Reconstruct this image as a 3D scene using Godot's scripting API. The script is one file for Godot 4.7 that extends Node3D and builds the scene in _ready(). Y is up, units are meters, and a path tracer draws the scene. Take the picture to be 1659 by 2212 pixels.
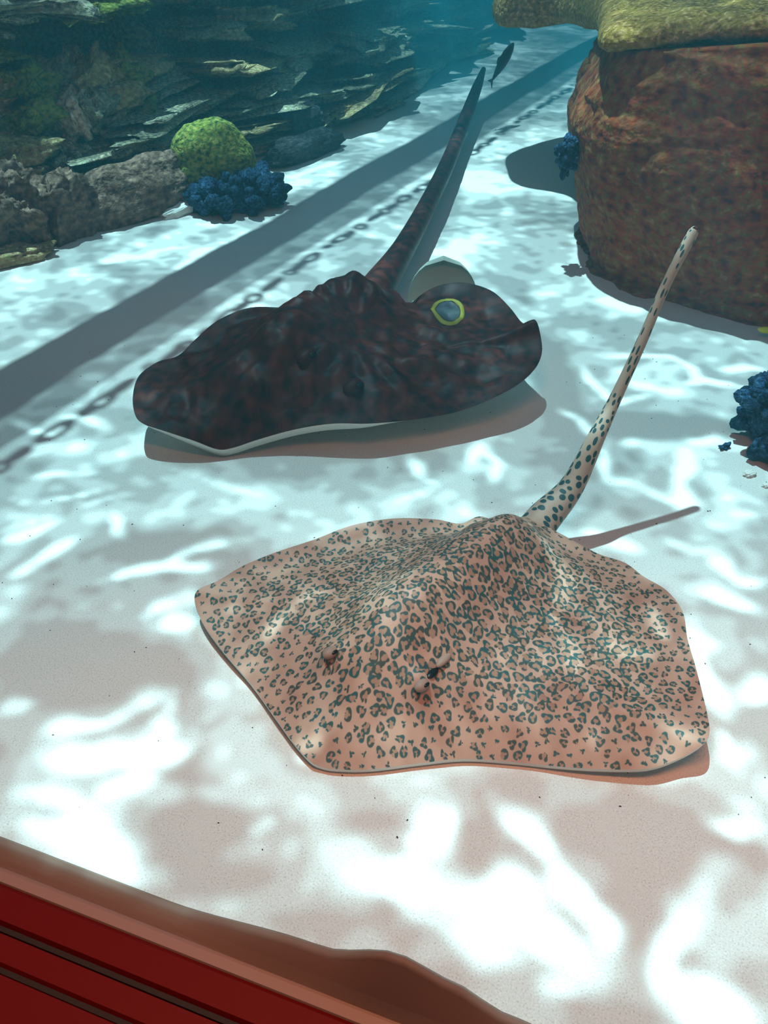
extends Node3D
# A shallow ray pool seen through its viewing pane: sunlit white sand, two stingrays, rockwork.

const SUN_RUN := Vector3(0.15, -1.0, 0.25)      # the way sunlight travels through the water
const SURFACE_Y := 1.6                            # water level
const GLASS_FROM := Vector3(-0.575, 0, -0.759)    # foot of the viewing pane
const ALONG := Vector3(0.938, 0, 0.346)           # along the pane
const INWARD := Vector3(0.346, 0, -0.938)         # from the visitors into the pool
const SUN_LINES := [
	[0.026,2.2,[0.054,-0.826,0.067,-0.79,0.045,-0.743]],
	[0.016,2.2,[0.178,-0.839,0.212,-0.79,0.251,-0.743,0.259,-0.707,0.299,-0.651,0.301,-0.599,0.296,-0.574]],
	[0.026,2.6,[-0.074,-0.714,0.014,-0.692,0.112,-0.678,0.175,-0.644,0.261,-0.587,0.296,-0.571]],
	[0.024,2.2,[0.014,-0.707,0.08,-0.692,0.153,-0.685,0.245,-0.685]],
	[0.03,1.8,[0.034,-0.728,0.046,-0.665,0.109,-0.631,0.181,-0.593]],
	[0.022,1.5,[0.193,-0.539,0.257,-0.562,0.307,-0.568]],
	[0.02,2,[0.494,-0.728,0.438,-0.665,0.381,-0.618,0.364,-0.574,0.37,-0.551,0.435,-0.545,0.497,-0.533]],
	[0.05,0.8,[0.504,-0.665,0.449,-0.612,0.475,-0.574]],
	[0.03,2.2,[0.37,-0.527,0.434,-0.522,0.489,-0.511]],
	[0.016,2.3,[0.516,-0.79,0.54,-0.778,0.59,-0.802]],
	[0.014,1.6,[-0.197,-0.79,-0.179,-0.782]],
	[0.022,2.4,[-0.591,-0.806,-0.527,-0.782,-0.45,-0.759,-0.408,-0.728,-0.356,-0.707]],
	[0.018,2,[-0.615,-0.873,-0.533,-0.847,-0.465,-0.814,-0.449,-0.782]],
	[0.016,2,[-0.592,-0.966,-0.527,-0.985,-0.475,-0.995,-0.428,-1.036,-0.368,-1.057]],
	[0.012,1.6,[-0.368,-1.057,-0.384,-0.995,-0.346,-0.966]],
	[0.02,2.2,[-0.581,-0.956,-0.547,-0.918,-0.478,-0.918,-0.404,-0.928,-0.331,-0.946,-0.321,-0.975]],
	[0.02,1.6,[-0.455,-0.831,-0.405,-0.865,-0.37,-0.909]],
	[0.016,1.5,[-0.664,-1.015,-0.619,-1.026]],
	[0.014,0.8,[-0.309,-0.865,-0.255,-0.847,-0.199,-0.865]],
	[0.016,1.8,[-0.48,-1.232,-0.455,-1.283,-0.396,-1.31,-0.364,-1.283]],
	[0.022,2,[-0.445,-1.232,-0.392,-1.238,-0.369,-1.257]],
	[0.014,2,[-0.78,-1.352,-0.737,-1.395,-0.688,-1.455,-0.652,-1.502]],
	[0.012,2,[-0.821,-1.471,-0.757,-1.519,-0.7,-1.568]],
	[0.009,1.8,[-0.832,-1.502,-0.777,-1.552,-0.713,-1.577]],
	[0.009,1.6,[-0.59,-1.345,-0.514,-1.38,-0.451,-1.398,-0.42,-1.44,-0.386,-1.471,-0.269,-1.486]],
	[0.016,1.6,[-0.451,-1.398,-0.355,-1.402]],
	[0.01,1.6,[-0.7,-1.568,-0.625,-1.638,-0.554,-1.656]],
	[0.01,1.6,[-0.885,-1.656,-0.81,-1.62,-0.72,-1.638,-0.627,-1.693]],
	[0.01,1.6,[-0.617,-1.586,-0.589,-1.535,-0.597,-1.515,-0.568,-1.486]],
	[0.01,1.4,[-0.839,-1.712,-0.749,-1.741,-0.674,-1.751]],
	[0.01,1.1,[-0.523,-1.77,-0.354,-1.675,-0.222,-1.638,-0.075,-1.693]],
	[0.012,0.9,[-0.139,-1.675,-0.199,-1.62,-0.235,-1.552]],
	[0.01,1.5,[0.058,-1.831,0.077,-1.731,0.14,-1.675]],
	[0.016,2,[0.189,-1.751,0.243,-1.863,0.281,-1.79,0.24,-1.712]],
	[0.012,1.2,[0.13,-1.693,0.032,-1.638,-0.01,-1.586]],
	[0.011,2,[0.572,-2.321,0.565,-2.209,0.615,-2.105,0.64,-2.075,0.719,-2.118,0.772,-2.131]],
	[0.011,2,[0.587,-2.364,0.679,-2.35,0.84,-2.344,0.872,-2.264,0.863,-2.183,0.741,-2.105]],
	[0.011,2,[0.857,-2.209,0.932,-2.156,1.049,-2.131]],
	[0.014,2.2,[0.96,-2.25,1.093,-2.258]],
	[0.012,2,[0.561,-1.895,0.54,-1.79,0.535,-1.712,0.596,-1.693,0.647,-1.638,0.675,-1.586]],
	[0.02,2.6,[0.753,-1.873,0.714,-1.751,0.679,-1.638,0.681,-1.568]],
	[0.016,2.2,[0.753,-1.873,0.841,-1.895,0.889,-1.863]],
	[0.013,2,[0.42,-1.552,0.509,-1.486,0.565,-1.471]],
	[0.016,1.8,[0.691,-1.568,0.743,-1.535,0.815,-1.568]],
	[0.01,1.4,[0.596,-1.519,0.659,-1.455,0.736,-1.447]],
	[0.014,2,[0.699,-1.455,0.705,-1.38,0.725,-1.352,0.785,-1.366]],
	[0.014,1.8,[0.758,-1.586,0.855,-1.568]],
	[0.022,2.2,[0.597,-1.232,0.58,-1.112,0.573,-1.015]],
	[0.016,2,[0.62,-1.052,0.666,-1.068,0.686,-1.079]],
	[0.02,1.4,[0.57,-0.995,0.57,-0.918,0.637,-0.937]],
	[0.016,1.8,[0.423,-0.873,0.479,-0.891,0.537,-0.909]],
	[0.02,1.4,[0.558,-1.324,0.651,-1.324,0.747,-1.257]],
	[0.01,1.4,[0.457,-2.056,0.498,-2.008,0.526,-1.895]],
	[0.01,0.8,[-0.284,-1.62,-0.363,-1.586,-0.428,-1.603]],
	[0.014,1.6,[-1.007,-2.008,-0.888,-1.939,-0.799,-1.917]],
	[0.014,1.4,[-0.893,-2.032,-0.788,-2.008,-0.681,-1.917]],
	[0.012,1.3,[-0.925,-1.77,-0.821,-1.873,-0.688,-1.895]],
	[0.04,2.2,[-1.295,-3.133,-1.122,-3.373,-0.923,-3.531,-0.76,-3.66,-0.523,-3.754]],
	[0.03,1.6,[-0.496,-4.062,-0.278,-4.247,-0.153,-4.375]],
	[0.02,1.4,[-0.884,-2.264,-0.821,-2.379,-0.71,-2.504]],
	[0.01,2,[0.232,-1.413,0.281,-1.352,0.333,-1.268,0.349,-1.228,0.314,-1.14,0.338,-1.082,0.334,-1.017,0.373,-0.975,0.4,-0.955]],
	[0.008,1.4,[0.359,-1.288,0.39,-1.241,0.413,-1.177,0.428,-1.128]],
	[0.009,1.7,[0.322,-1.196,0.377,-1.165,0.421,-1.094,0.475,-1.082,0.497,-1.105]],
	[0.01,1.5,[0.498,-1.296,0.542,-1.256]],
	[0.011,1.8,[0.503,-1.204,0.497,-1.143,0.513,-1.108]],
	[0.011,1.9,[-0.208,-1.117,-0.181,-1.177,-0.149,-1.202,-0.107,-1.221]],
	[0.009,1.3,[-0.141,-0.972,-0.129,-0.914,-0.099,-0.914,-0.127,-1.002]],
	[0.017,1.9,[0.453,-0.899,0.496,-0.922]],
	[0.01,1.6,[0.337,-0.913,0.357,-0.941]],
	[0.012,1.2,[-0.304,-1.229,-0.263,-1.216]],
	[0.01,1.1,[-0.224,-1.089,-0.197,-1.147]],
]
const DARK_POOLS := [
	[0.415,-0.782,0.134,0.071,0.9],
	[0.375,-0.671,0.062,0.076,0.9],
	[-0.282,-0.79,0.12,0.048,0.8],
	[-0.288,-0.707,0.154,0.04,0.8],
	[-0.529,-1.112,0.202,0.096,0.8],
	[-0.493,-1.463,0.109,0.062,0.6],
	[0.703,-1.95,0.274,0.072,0.9],
	[0.481,-2.209,0.062,0.326,0.8],
	[0.112,-0.774,0.052,0.055,0.7],
	[-0.021,-0.798,0.064,0.032,0.6],
	[0.536,-0.743,0.041,0.034,0.9],
	[0.3,-0.533,0.066,0.026,0.7],
	[-0.084,-0.644,0.097,0.033,0.4],
	[-0.202,-1.79,0.337,0.081,0.4],
	[0.67,-1.297,0.073,0.04,0.3],
]
const SPOTTED_RIM := [-0.123,0.02,-0.903,-0.152,0.02,-0.94,-0.184,0.02,-0.988,-0.236,0.02,-1.066,-0.295,0.025,-1.14,-0.338,0.03,-1.201,-0.361,0.04,-1.247,-0.358,0.055,-1.27,-0.322,0.06,-1.291,-0.283,0.06,-1.332,-0.221,0.07,-1.363,-0.141,0.07,-1.407,-0.066,0.085,-1.434,0.02,0.09,-1.451,0.105,0.09,-1.448,0.159,0.075,-1.453,0.199,0.075,-1.478,0.239,0.085,-1.448,0.294,0.1,-1.441,0.351,0.09,-1.405,0.425,0.07,-1.363,0.478,0.06,-1.346,0.503,0.065,-1.299,0.54,0.06,-1.264,0.553,0.065,-1.201,0.545,0.06,-1.135,0.542,0.055,-1.061,0.534,0.055,-0.979,0.526,0.055,-0.931,0.509,0.055,-0.906,0.473,0.035,-0.894,0.42,0.025,-0.881,0.348,0.018,-0.885,0.276,0.015,-0.893,0.202,0.015,-0.902,0.128,0.015,-0.907,0.053,0.015,-0.898,-0.022,0.015,-0.887,-0.074,0.015,-0.887,-0.104,0.015,-0.893]
const BLACK_RIM := [-0.401,0.035,-1.798,-0.453,0.06,-1.796,-0.519,0.08,-1.806,-0.576,0.09,-1.825,-0.601,0.1,-1.851,-0.621,0.11,-1.924,-0.623,0.12,-2.008,-0.586,0.13,-2.064,-0.539,0.13,-2.1,-0.502,0.15,-2.149,-0.45,0.17,-2.228,-0.365,0.19,-2.267,-0.264,0.19,-2.267,-0.233,0.17,-2.34,-0.184,0.17,-2.382,-0.092,0.17,-2.401,-0.026,0.18,-2.404,0.03,0.18,-2.41,0.053,0.17,-2.372,0.074,0.15,-2.364,0.102,0.15,-2.435,0.157,0.16,-2.485,0.232,0.17,-2.488,0.308,0.17,-2.431,0.352,0.16,-2.341,0.378,0.16,-2.232,0.397,0.2,-2.169,0.411,0.17,-2.143,0.41,0.14,-2.089,0.38,0.12,-2.03,0.316,0.1,-1.972,0.196,0.08,-1.907,0.08,0.08,-1.863,-0.033,0.085,-1.835,-0.122,0.085,-1.835,-0.212,0.07,-1.834,-0.302,0.05,-1.82,-0.363,0.035,-1.806]
const SPOTTED_TAIL := [0.283,0.064,-1.4,0.038,0.33,0.087,-1.455,0.036,0.392,0.13,-1.51,0.026,0.441,0.223,-1.56,0.018,0.477,0.288,-1.6,0.013,0.524,0.389,-1.65,0.011,0.568,0.494,-1.7,0.01,0.613,0.574,-1.745,0.011,0.62,0.586,-1.75,0.006]
const BLACK_TAIL := [-0.068,0.085,-2.45,0.062,-0.021,0.11,-2.58,0.054,0.063,0.113,-2.9,0.04,0.168,0.106,-3.4,0.035,0.283,0.103,-4,0.033,0.4,0.122,-4.65,0.031,0.501,0.147,-5.2,0.027,0.573,0.169,-5.6,0.013]


var M := {}
var taken := {}

func _ready() -> void:
	# ---- camera
	var cam := Camera3D.new()
	cam.name = "camera"
	cam.fov = 60.0
	cam.position = Vector3(0, 1.2, 0)
	cam.rotation_degrees = Vector3(-37, 0, 0)
	cam.near = 0.05
	cam.far = 60.0
	add_child(cam)
	cam.current = true
	# ---- sky and exposure
	var sky_look := ProceduralSkyMaterial.new()
	sky_look.sky_top_color = Color(0.50, 0.84, 1.0)
	sky_look.sky_horizon_color = Color(0.72, 0.94, 1.0)
	sky_look.ground_bottom_color = Color(0.25, 0.22, 0.2)
	sky_look.ground_horizon_color = Color(0.45, 0.42, 0.4)
	sky_look.sun_angle_max = 1.0
	var sky := Sky.new()
	sky.sky_material = sky_look
	var env := Environment.new()
	env.background_mode = Environment.BG_SKY
	env.sky = sky
	env.background_energy_multiplier = 1.0
	env.tonemap_mode = Environment.TONE_MAPPER_LINEAR
	env.tonemap_exposure = 0.86
	env.sdfgi_enabled = true
	env.ssao_enabled = true
	env.ssil_enabled = true
	env.volumetric_fog_enabled = true
	env.volumetric_fog_density = 0.0
	var around := WorldEnvironment.new()
	around.name = "surroundings"
	around.environment = env
	add_child(around)
	# ---- sun
	var sun := DirectionalLight3D.new()
	sun.name = "sun"
	sun.light_color = Color(0.69, 0.955, 1.0)
	sun.light_energy = 4.6
	sun.light_angular_distance = 0.85
	sun.shadow_enabled = true
	sun.sky_mode = DirectionalLight3D.SKY_MODE_LIGHT_ONLY
	add_child(sun)
	sun.look_at_from_position(Vector3(0, 5, 0), Vector3(0, 5, 0) + SUN_RUN.normalized(), Vector3(0, 0, -1))

	# ---- added warm fill light, unseen above the pane, tinting the near sand
	var glow := AreaLight3D.new()
	glow.name = "added_fill_glow"
	glow.light_color = Color(1.0, 0.66, 0.48)
	glow.light_energy = 5.4
	glow.area_size = Vector2(0.3, 1.2)
	glow.area_range = 12.0
	glow.shadow_enabled = true
	add_child(glow)
	var lamp_at := Vector3(0.1, 2.36, -0.35)
	glow.look_at_from_position(lamp_at, lamp_at + Vector3(0.05, -1.0, -0.35), ALONG)

	make_materials()
	sand_floor()
	gallery()
	back_wall()
	caustic_gobo()
	rail_and_chain()
	boulders()
	spotted_ray()
	black_ray()
	corals_and_stones()
	grit()
	fishes()
	pool_water()

# ------------------------------------------------------------------ helpers
func tag(o: Node3D, label: String, category: String, group := "") -> Node3D:
	o.set_meta("label", label)
	o.set_meta("category", category)
	if group:
		o.set_meta("group", group)
	return o

func numbered(called: String) -> String:
	var n: int = taken.get(called, 0)
	taken[called] = n + 1
	return called if n == 0 else "%s_%03d" % [called, n]

func put(called: String, mesh: Mesh, mat: Material, parent: Node = self, at := Transform3D()) -> MeshInstance3D:
	var o := MeshInstance3D.new()
	o.name = numbered(called) if parent == self else called
	o.mesh = mesh
	if mat:
		o.material_override = mat
	o.transform = at
	parent.add_child(o, true)
	return o

func struct(o: Node3D) -> Node3D:
	o.set_meta("kind", "structure")
	return o

func base(called: String, at: Vector3) -> Node3D:
	var o := Node3D.new()
	o.name = numbered(called)
	o.position = at
	add_child(o)
	return o

func arrays(p: PackedVector3Array, uv: PackedVector2Array, idx: PackedInt32Array, weld := PackedInt32Array(), col := PackedColorArray()) -> Array:
	# smooth normals; weld[i] is the vertex whose normal vertex i shares
	var n := PackedVector3Array()
	n.resize(p.size())
	for k in range(0, idx.size(), 3):
		var a := idx[k]
		var b := idx[k + 1]
		var c := idx[k + 2]
		var f := (p[c] - p[a]).cross(p[b] - p[a])
		if weld.size():
			a = weld[a]
			b = weld[b]
			c = weld[c]
		n[a] += f
		n[b] += f
		n[c] += f
	for k in n.size():
		n[k] = n[weld[k]].normalized() if weld.size() else n[k].normalized()
	var a := []
	a.resize(Mesh.ARRAY_MAX)
	a[Mesh.ARRAY_VERTEX] = p
	a[Mesh.ARRAY_NORMAL] = n
	if uv.size():
		a[Mesh.ARRAY_TEX_UV] = uv
	if col.size():
		a[Mesh.ARRAY_COLOR] = col
	a[Mesh.ARRAY_INDEX] = idx
	return a

func grid_arrays(p: PackedVector3Array, rows: int, cols: int, wrap := false, uv := PackedVector2Array(), flip := false) -> Array:
	# p holds rows x cols points; with wrap the last column repeats the first
	var idx := PackedInt32Array()
	for r in rows - 1:
		for c in cols - 1:
			var a := r * cols + c
			if flip:
				idx.append_array([a, a + cols, a + 1, a + 1, a + cols, a + cols + 1])
			else:
				idx.append_array([a, a + 1, a + cols, a + 1, a + cols + 1, a + cols])
	var weld := PackedInt32Array()
	if wrap:
		weld.resize(p.size())
		for k in p.size():
			weld[k] = k - (cols - 1) if k % cols == cols - 1 else k
	return arrays(p, uv, idx, weld)

func grid_mesh(p: PackedVector3Array, rows: int, cols: int, wrap := false, uv := PackedVector2Array(), flip := false) -> ArrayMesh:
	var m := ArrayMesh.new()
	m.add_surface_from_arrays(Mesh.PRIMITIVE_TRIANGLES, grid_arrays(p, rows, cols, wrap, uv, flip))
	return m

func noise(seed_: int, freq: float, octaves := 3, kind := FastNoiseLite.TYPE_SIMPLEX_SMOOTH) -> FastNoiseLite:
	var n := FastNoiseLite.new()
	n.seed = seed_
	n.noise_type = kind
	n.frequency = freq
	n.fractal_octaves = octaves
	n.fractal_type = FastNoiseLite.FRACTAL_FBM if octaves > 1 else FastNoiseLite.FRACTAL_NONE
	return n

func noise_texture(seed_: int, freq: float, octaves: int, stops: Array, size := 512) -> NoiseTexture2D:
	# stops: [place, colour, place, colour ...]
	var t := NoiseTexture2D.new()
	t.width = size
	t.height = size
	t.seamless = true
	t.noise = noise(seed_, freq, octaves)
	var g := Gradient.new()
	var places := PackedFloat32Array()
	var tones := PackedColorArray()
	for k in range(0, stops.size(), 2):
		places.append(stops[k])
		tones.append(stops[k + 1])
	g.offsets = places
	g.colors = tones
	t.color_ramp = g
	return t

func plain(c: Color, rough := 0.8) -> StandardMaterial3D:
	var m := StandardMaterial3D.new()
	m.albedo_color = c
	m.roughness = rough
	m.metallic_specular = 0.3
	return m

func stone(seed_: int, stops: Array, scale: float, rough := 0.9, freq := 0.02) -> StandardMaterial3D:
	var m := plain(Color.WHITE, rough)
	m.albedo_texture = noise_texture(seed_, freq, 5, stops)
	m.uv1_triplanar = true
	m.uv1_world_triplanar = true
	m.uv1_scale = Vector3.ONE * scale
	m.heightmap_enabled = true
	m.heightmap_texture = noise_texture(seed_ + 50, 0.03, 5, [0.0, Color.BLACK, 1.0, Color.WHITE])
	m.heightmap_scale = 1.2
	return m

func make_materials() -> void:
	# sand: white grains with a few darker ones
	var s := plain(Color.WHITE, 0.95)
	s.albedo_texture = noise_texture(3, 0.35, 2, [0.0, Color(0.62, 0.56, 0.52), 0.3, Color(0.80, 0.75, 0.72), 0.75, Color(0.845, 0.80, 0.77), 1.0, Color(0.9, 0.86, 0.83)])
	s.uv1_scale = Vector3.ONE * 1.6
	M.sand = s
	M.red_rock = stone(11, [0.2, Color(0.28, 0.07, 0.03), 0.42, Color(0.52, 0.17, 0.06), 0.55, Color(0.60, 0.26, 0.10), 0.66, Color(0.40, 0.33, 0.09), 0.85, Color(0.68, 0.44, 0.34)], 1.4, 0.9, 0.035)
	M.algae_rock = stone(17, [0.2, Color(0.34, 0.19, 0.06), 0.40, Color(0.56, 0.37, 0.13), 0.52, Color(0.50, 0.42, 0.09), 0.62, Color(0.58, 0.40, 0.19), 0.85, Color(0.88, 0.66, 0.52)], 2.0, 0.9, 0.05)
	M.brown_rock = stone(23, [0.2, Color(0.30, 0.20, 0.14), 0.42, Color(0.66, 0.47, 0.37), 0.58, Color(0.52, 0.52, 0.28), 0.85, Color(0.92, 0.74, 0.62)], 2.6, 0.9, 0.03)
	M.slate_rock = stone(29, [0.2, Color(0.20, 0.16, 0.16), 0.40, Color(0.56, 0.46, 0.43), 0.56, Color(0.50, 0.54, 0.38), 0.85, Color(0.92, 0.76, 0.68)], 3.0, 0.9, 0.03)
	M.umber_rock = stone(25, [0.2, Color(0.24, 0.16, 0.12), 0.5, Color(0.42, 0.31, 0.25), 0.85, Color(0.62, 0.48, 0.40)], 2.0, 0.9, 0.03)
	M.dark_rock = stone(26, [0.2, Color(0.10, 0.10, 0.11), 0.5, Color(0.20, 0.19, 0.20), 0.85, Color(0.34, 0.31, 0.30)], 2.4, 0.9, 0.03)
	M.pink_rock = stone(27, [0.2, Color(0.40, 0.27, 0.23), 0.45, Color(0.80, 0.62, 0.55), 0.6, Color(0.70, 0.64, 0.48), 0.85, Color(0.92, 0.80, 0.74)], 2.6, 0.9, 0.03)
	M.moss_rock = stone(31, [0.2, Color(0.16, 0.20, 0.09), 0.5, Color(0.46, 0.50, 0.18), 0.85, Color(0.70, 0.58, 0.30)], 2.8, 0.9, 0.03)
	M.blue_coral = stone(37, [0.2, Color(0.05, 0.12, 0.20), 0.5, Color(0.10, 0.24, 0.36), 0.85, Color(0.34, 0.42, 0.52)], 6.0)
	M.white_belly = plain(Color(0.86, 0.82, 0.78), 0.6)
	M.ink = plain(Color(0.06, 0.05, 0.05), 0.25)
	M.pearl = plain(Color(0.58, 0.45, 0.39), 0.5)
	M.frame = plain(Color(0.40, 0.035, 0.03), 0.55)
	M.groove = plain(Color(0.20, 0.19, 0.19), 0.7)
	M.seal = plain(Color(0.54, 0.43, 0.37), 0.5)
	M.seal_light = plain(Color(0.60, 0.52, 0.50), 0.5)
	M.timber = plain(Color(0.42, 0.33, 0.26), 0.8)
	M.rope = plain(Color(0.30, 0.25, 0.2), 0.9)
	var l := plain(Color(0.9, 0.85, 0.8))  # glowing face of the added fill light
	l.emission_enabled = true
	l.emission = Color(1.0, 0.66, 0.48)
	l.emission_energy_multiplier = 1.5
	M.fill_lamp = l
	M.render_wall = plain(Color(0.34, 0.28, 0.25), 0.9)
	var g := StandardMaterial3D.new()
	g.transparency = BaseMaterial3D.TRANSPARENCY_ALPHA
	g.albedo_color = Color(0.85, 0.92, 0.92, 0.02)
	g.roughness = 0.02
	g.metallic_specular = 0.25
	M.pane = g
	var w := StandardMaterial3D.new()  # half-clear gobo sheets that dim the sun where they overlap
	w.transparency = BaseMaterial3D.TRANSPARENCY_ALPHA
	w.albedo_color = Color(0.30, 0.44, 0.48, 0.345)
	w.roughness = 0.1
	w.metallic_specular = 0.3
	M.gobo_sheet = w
	var sm := StandardMaterial3D.new()
	sm.transparency = BaseMaterial3D.TRANSPARENCY_ALPHA
	sm.albedo_color = Color(0.2, 0.2, 0.2, 0.45)
	sm.roughness = 0.15
	M.smoked = sm

# ------------------------------------------------------------------ setting
func sand_height(x: float, z: float) -> float:
	return 0.010 * sand_low.get_noise_2d(x, z) + 0.0035 * sand_rip.get_noise_2d(x * 0.5, z)

var sand_low := noise(41, 1.1, 2)
var sand_rip := noise(43, 9.0, 2)

func sand_floor() -> void:
	var xs := PackedFloat32Array()
	var zs := PackedFloat32Array()
	var x := -5.0
	while x < 5.0:
		xs.append(x)
		x += 0.02 if absf(x) < 1.6 else 0.1
	var z := -0.1
	while z > -10.5:
		zs.append(z)
		z -= 0.02 if z > -4.0 else 0.05
	var p := PackedVector3Array()
	var uv := PackedVector2Array()
	for b in zs:
		for a in xs:
			var q := Vector3(a, sand_height(a, b), b)
			var beyond := (q - GLASS_FROM).dot(INWARD)
			if beyond < 0.0:
				q += INWARD * -beyond
			p.append(q)
			uv.append(Vector2(q.x, q.z))
	struct(put("floor", grid_mesh(p, zs.size(), xs.size(), false, uv, true), M.sand))

func slab(length: float, profile: PackedVector2Array) -> ArrayMesh:
	# extrudes a profile (x = towards the pool, y = up) along the pane, ends closed, edges crisp
	var st := SurfaceTool.new()
	st.begin(Mesh.PRIMITIVE_TRIANGLES)
	st.set_smooth_group(-1)
	var n := profile.size()
	for k in n:
		var a := profile[k]
		var b := profile[(k + 1) % n]
		var q := [Vector3(0, a.y, -a.x), Vector3(0, b.y, -b.x), Vector3(length, b.y, -b.x), Vector3(length, a.y, -a.x)]
		for i in [0, 1, 2, 0, 2, 3]:
			st.add_vertex(q[i])
	var tri := Geometry2D.triangulate_polygon(profile)
	for e in 2:
		for k in range(0, tri.size(), 3):
			for i in ([0, 1, 2] if e == 0 else [2, 1, 0]):
				var v := profile[tri[k + i]]
				st.add_vertex(Vector3(length * e, v.y, -v.x))
	st.generate_normals()
	return st.commit()

func glass_frame(shift := 0.0) -> Transform3D:
	# x along the pane, z towards the visitors, from a point well left of the picture
	return Transform3D(Basis(ALONG, Vector3.UP, -INWARD), GLASS_FROM - ALONG * 2.0 + INWARD * shift)

func gallery() -> void:
	# the painted sill outside, with two grey grooves
	var g := glass_frame()
	var sill := base("trim_1", Vector3.ZERO)
	sill.transform = g
	struct(sill)
	put("sill_body", slab(5.0, PackedVector2Array([Vector2(-0.046, -0.005), Vector2(-0.052, 0.0), Vector2(-0.092, 0.0), Vector2(-0.096, -0.012), Vector2(-0.104, -0.012), Vector2(-0.108, 0.0), Vector2(-0.140, 0.0), Vector2(-0.144, -0.010), Vector2(-0.150, -0.010), Vector2(-0.154, 0.0), Vector2(-0.30, 0.0), Vector2(-0.31, -0.01), Vector2(-0.31, -0.10), Vector2(-0.05, -0.10)])), M.frame, sill)
	for d in [-0.100, -0.147]:
		put("groove_strip", slab(5.0, PackedVector2Array([Vector2(d - 0.0035, -0.0115), Vector2(d + 0.0035, -0.0115), Vector2(d + 0.0035, -0.006), Vector2(d - 0.0035, -0.006)])), M.groove, sill)
	# brown sealing lip at the foot of the pane: its upper edge swells towards the right
	var lip := base("trim_2", Vector3.ZERO)
	lip.transform = g
	struct(lip)
	var p := PackedVector3Array()
	var rows := 5
	var edge := [[0.0, 0.0], [2.0, 0.0], [2.28, -0.002], [2.52, 0.033], [2.63, 0.088], [2.70, 0.068], [2.77, 0.037], [2.9, 0.02], [5.0, 0.01]]
	var cols := 200
	for r in rows:
		for c in cols:
			var s := 5.0 * c / (cols - 1)
			var top := 0.0
			for k in edge.size() - 1:
				if s >= edge[k][0] and s <= edge[k + 1][0]:
					top = lerpf(edge[k][1], edge[k + 1][1], smoothstep(0.0, 1.0, (s - edge[k][0]) / (edge[k + 1][0] - edge[k][0])))
			var q: Vector2 = [Vector2(0.012, -0.06), Vector2(0.012, top + 0.006), Vector2(0.006, top + 0.012), Vector2(-0.004, top + 0.008), Vector2(-0.026, minf(top, 0.0) - 0.008)][r]
			p.append(Vector3(s, q.y, -q.x))
	put("lip_crest", grid_mesh(p, rows, cols), M.seal, lip)
	put("lip_foot", slab(5.0, PackedVector2Array([Vector2(-0.024, -0.05), Vector2(-0.024, -0.006), Vector2(-0.030, -0.003), Vector2(-0.044, -0.003), Vector2(-0.046, -0.01), Vector2(-0.046, -0.05)])), M.seal_light, lip)
	# clear acrylic viewing pane
	var pane := put("window_1", slab(5.0, PackedVector2Array([Vector2(-0.026, -0.004), Vector2(-0.004, -0.004), Vector2(-0.004, 1.75), Vector2(-0.026, 1.75)])), M.pane)
	pane.transform = g
	struct(pane)
	var fill_lamp := base("added_fill_lamp", Vector3(0.1, 2.36, -0.35))
	fill_lamp.look_at_from_position(fill_lamp.position, fill_lamp.position + Vector3(0.05, -1.0, -0.35), ALONG)
	tag(fill_lamp, "added warm fill panel, unseen above the pane, warming the near sand", "fill_lamp")
	var tray := BoxMesh.new()
	tray.size = Vector3(0.36, 1.26, 0.05)
	put("housing", tray, M.render_wall, fill_lamp, Transform3D(Basis(), Vector3(0, 0, 0.045)))
	var face := QuadMesh.new()
	face.size = Vector2(0.3, 1.2)
	put("fill_panel", face, M.fill_lamp, fill_lamp, Transform3D(Basis(Vector3.UP, PI), Vector3(0, 0, 0.012)))
	# the visitors' side: wall under the sill, floor and roof
	var low := put("wall_front", slab(7.0, PackedVector2Array([Vector2(0.0, -0.10), Vector2(-0.28, -0.10), Vector2(-0.28, -0.75), Vector2(0.0, -0.75)])), M.frame)
	low.transform = Transform3D(g.basis, g.origin - ALONG)
	struct(low)
	var deck := put("floor_gallery", slab(7.0, PackedVector2Array([Vector2(0.2, -0.75), Vector2(-4.0, -0.75), Vector2(-4.0, -0.85), Vector2(0.2, -0.85)])), M.render_wall)
	deck.transform = low.transform
	struct(deck)
	var roof := put("ceiling_shade", slab(9.0, PackedVector2Array([Vector2(0.0, 2.45), Vector2(0.0, 2.55), Vector2(-4.5, 2.55), Vector2(-4.5, 2.45)])), M.render_wall)  # unseen roof added, its edge set by the sun to shade the sill
	roof.transform = Transform3D(g.basis, g.origin - ALONG * 2.0 - SUN_RUN * Vector3(1, 0, 1) * 2.45)
	struct(roof)
	var back := put("wall_gallery", slab(9.0, PackedVector2Array([Vector2(-4.0, -0.75), Vector2(-4.0, 2.5), Vector2(-4.1, 2.5), Vector2(-4.1, -0.75)])), M.render_wall)
	back.transform = Transform3D(g.basis, g.origin - ALONG * 2.0)
	struct(back)

# ---- rockwork wall
const WALL := [[-4.6, -1.6], [-2.6, -2.55], [-1.52, -3.22], [-0.95, -3.72], [-0.73, -4.2], [-0.10, -5.2], [0.45, -6.4], [0.95, -8.2], [1.3, -10.2]]

func wall_at(s: float) -> Array:
	# foot of the rockwork at length s: [point, way along, way out towards the sand]
	var left := s
	for k in WALL.size() - 1:
		var a := Vector3(WALL[k][0], 0, WALL[k][1])
		var b := Vector3(WALL[k + 1][0], 0, WALL[k + 1][1])
		var l := a.distance_to(b)
		if left <= l or k == WALL.size() - 2:
			var d := (b - a).normalized()
			return [a + d * left, d, Vector3(-d.z, 0, d.x)]
		left -= l
	return []

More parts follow.
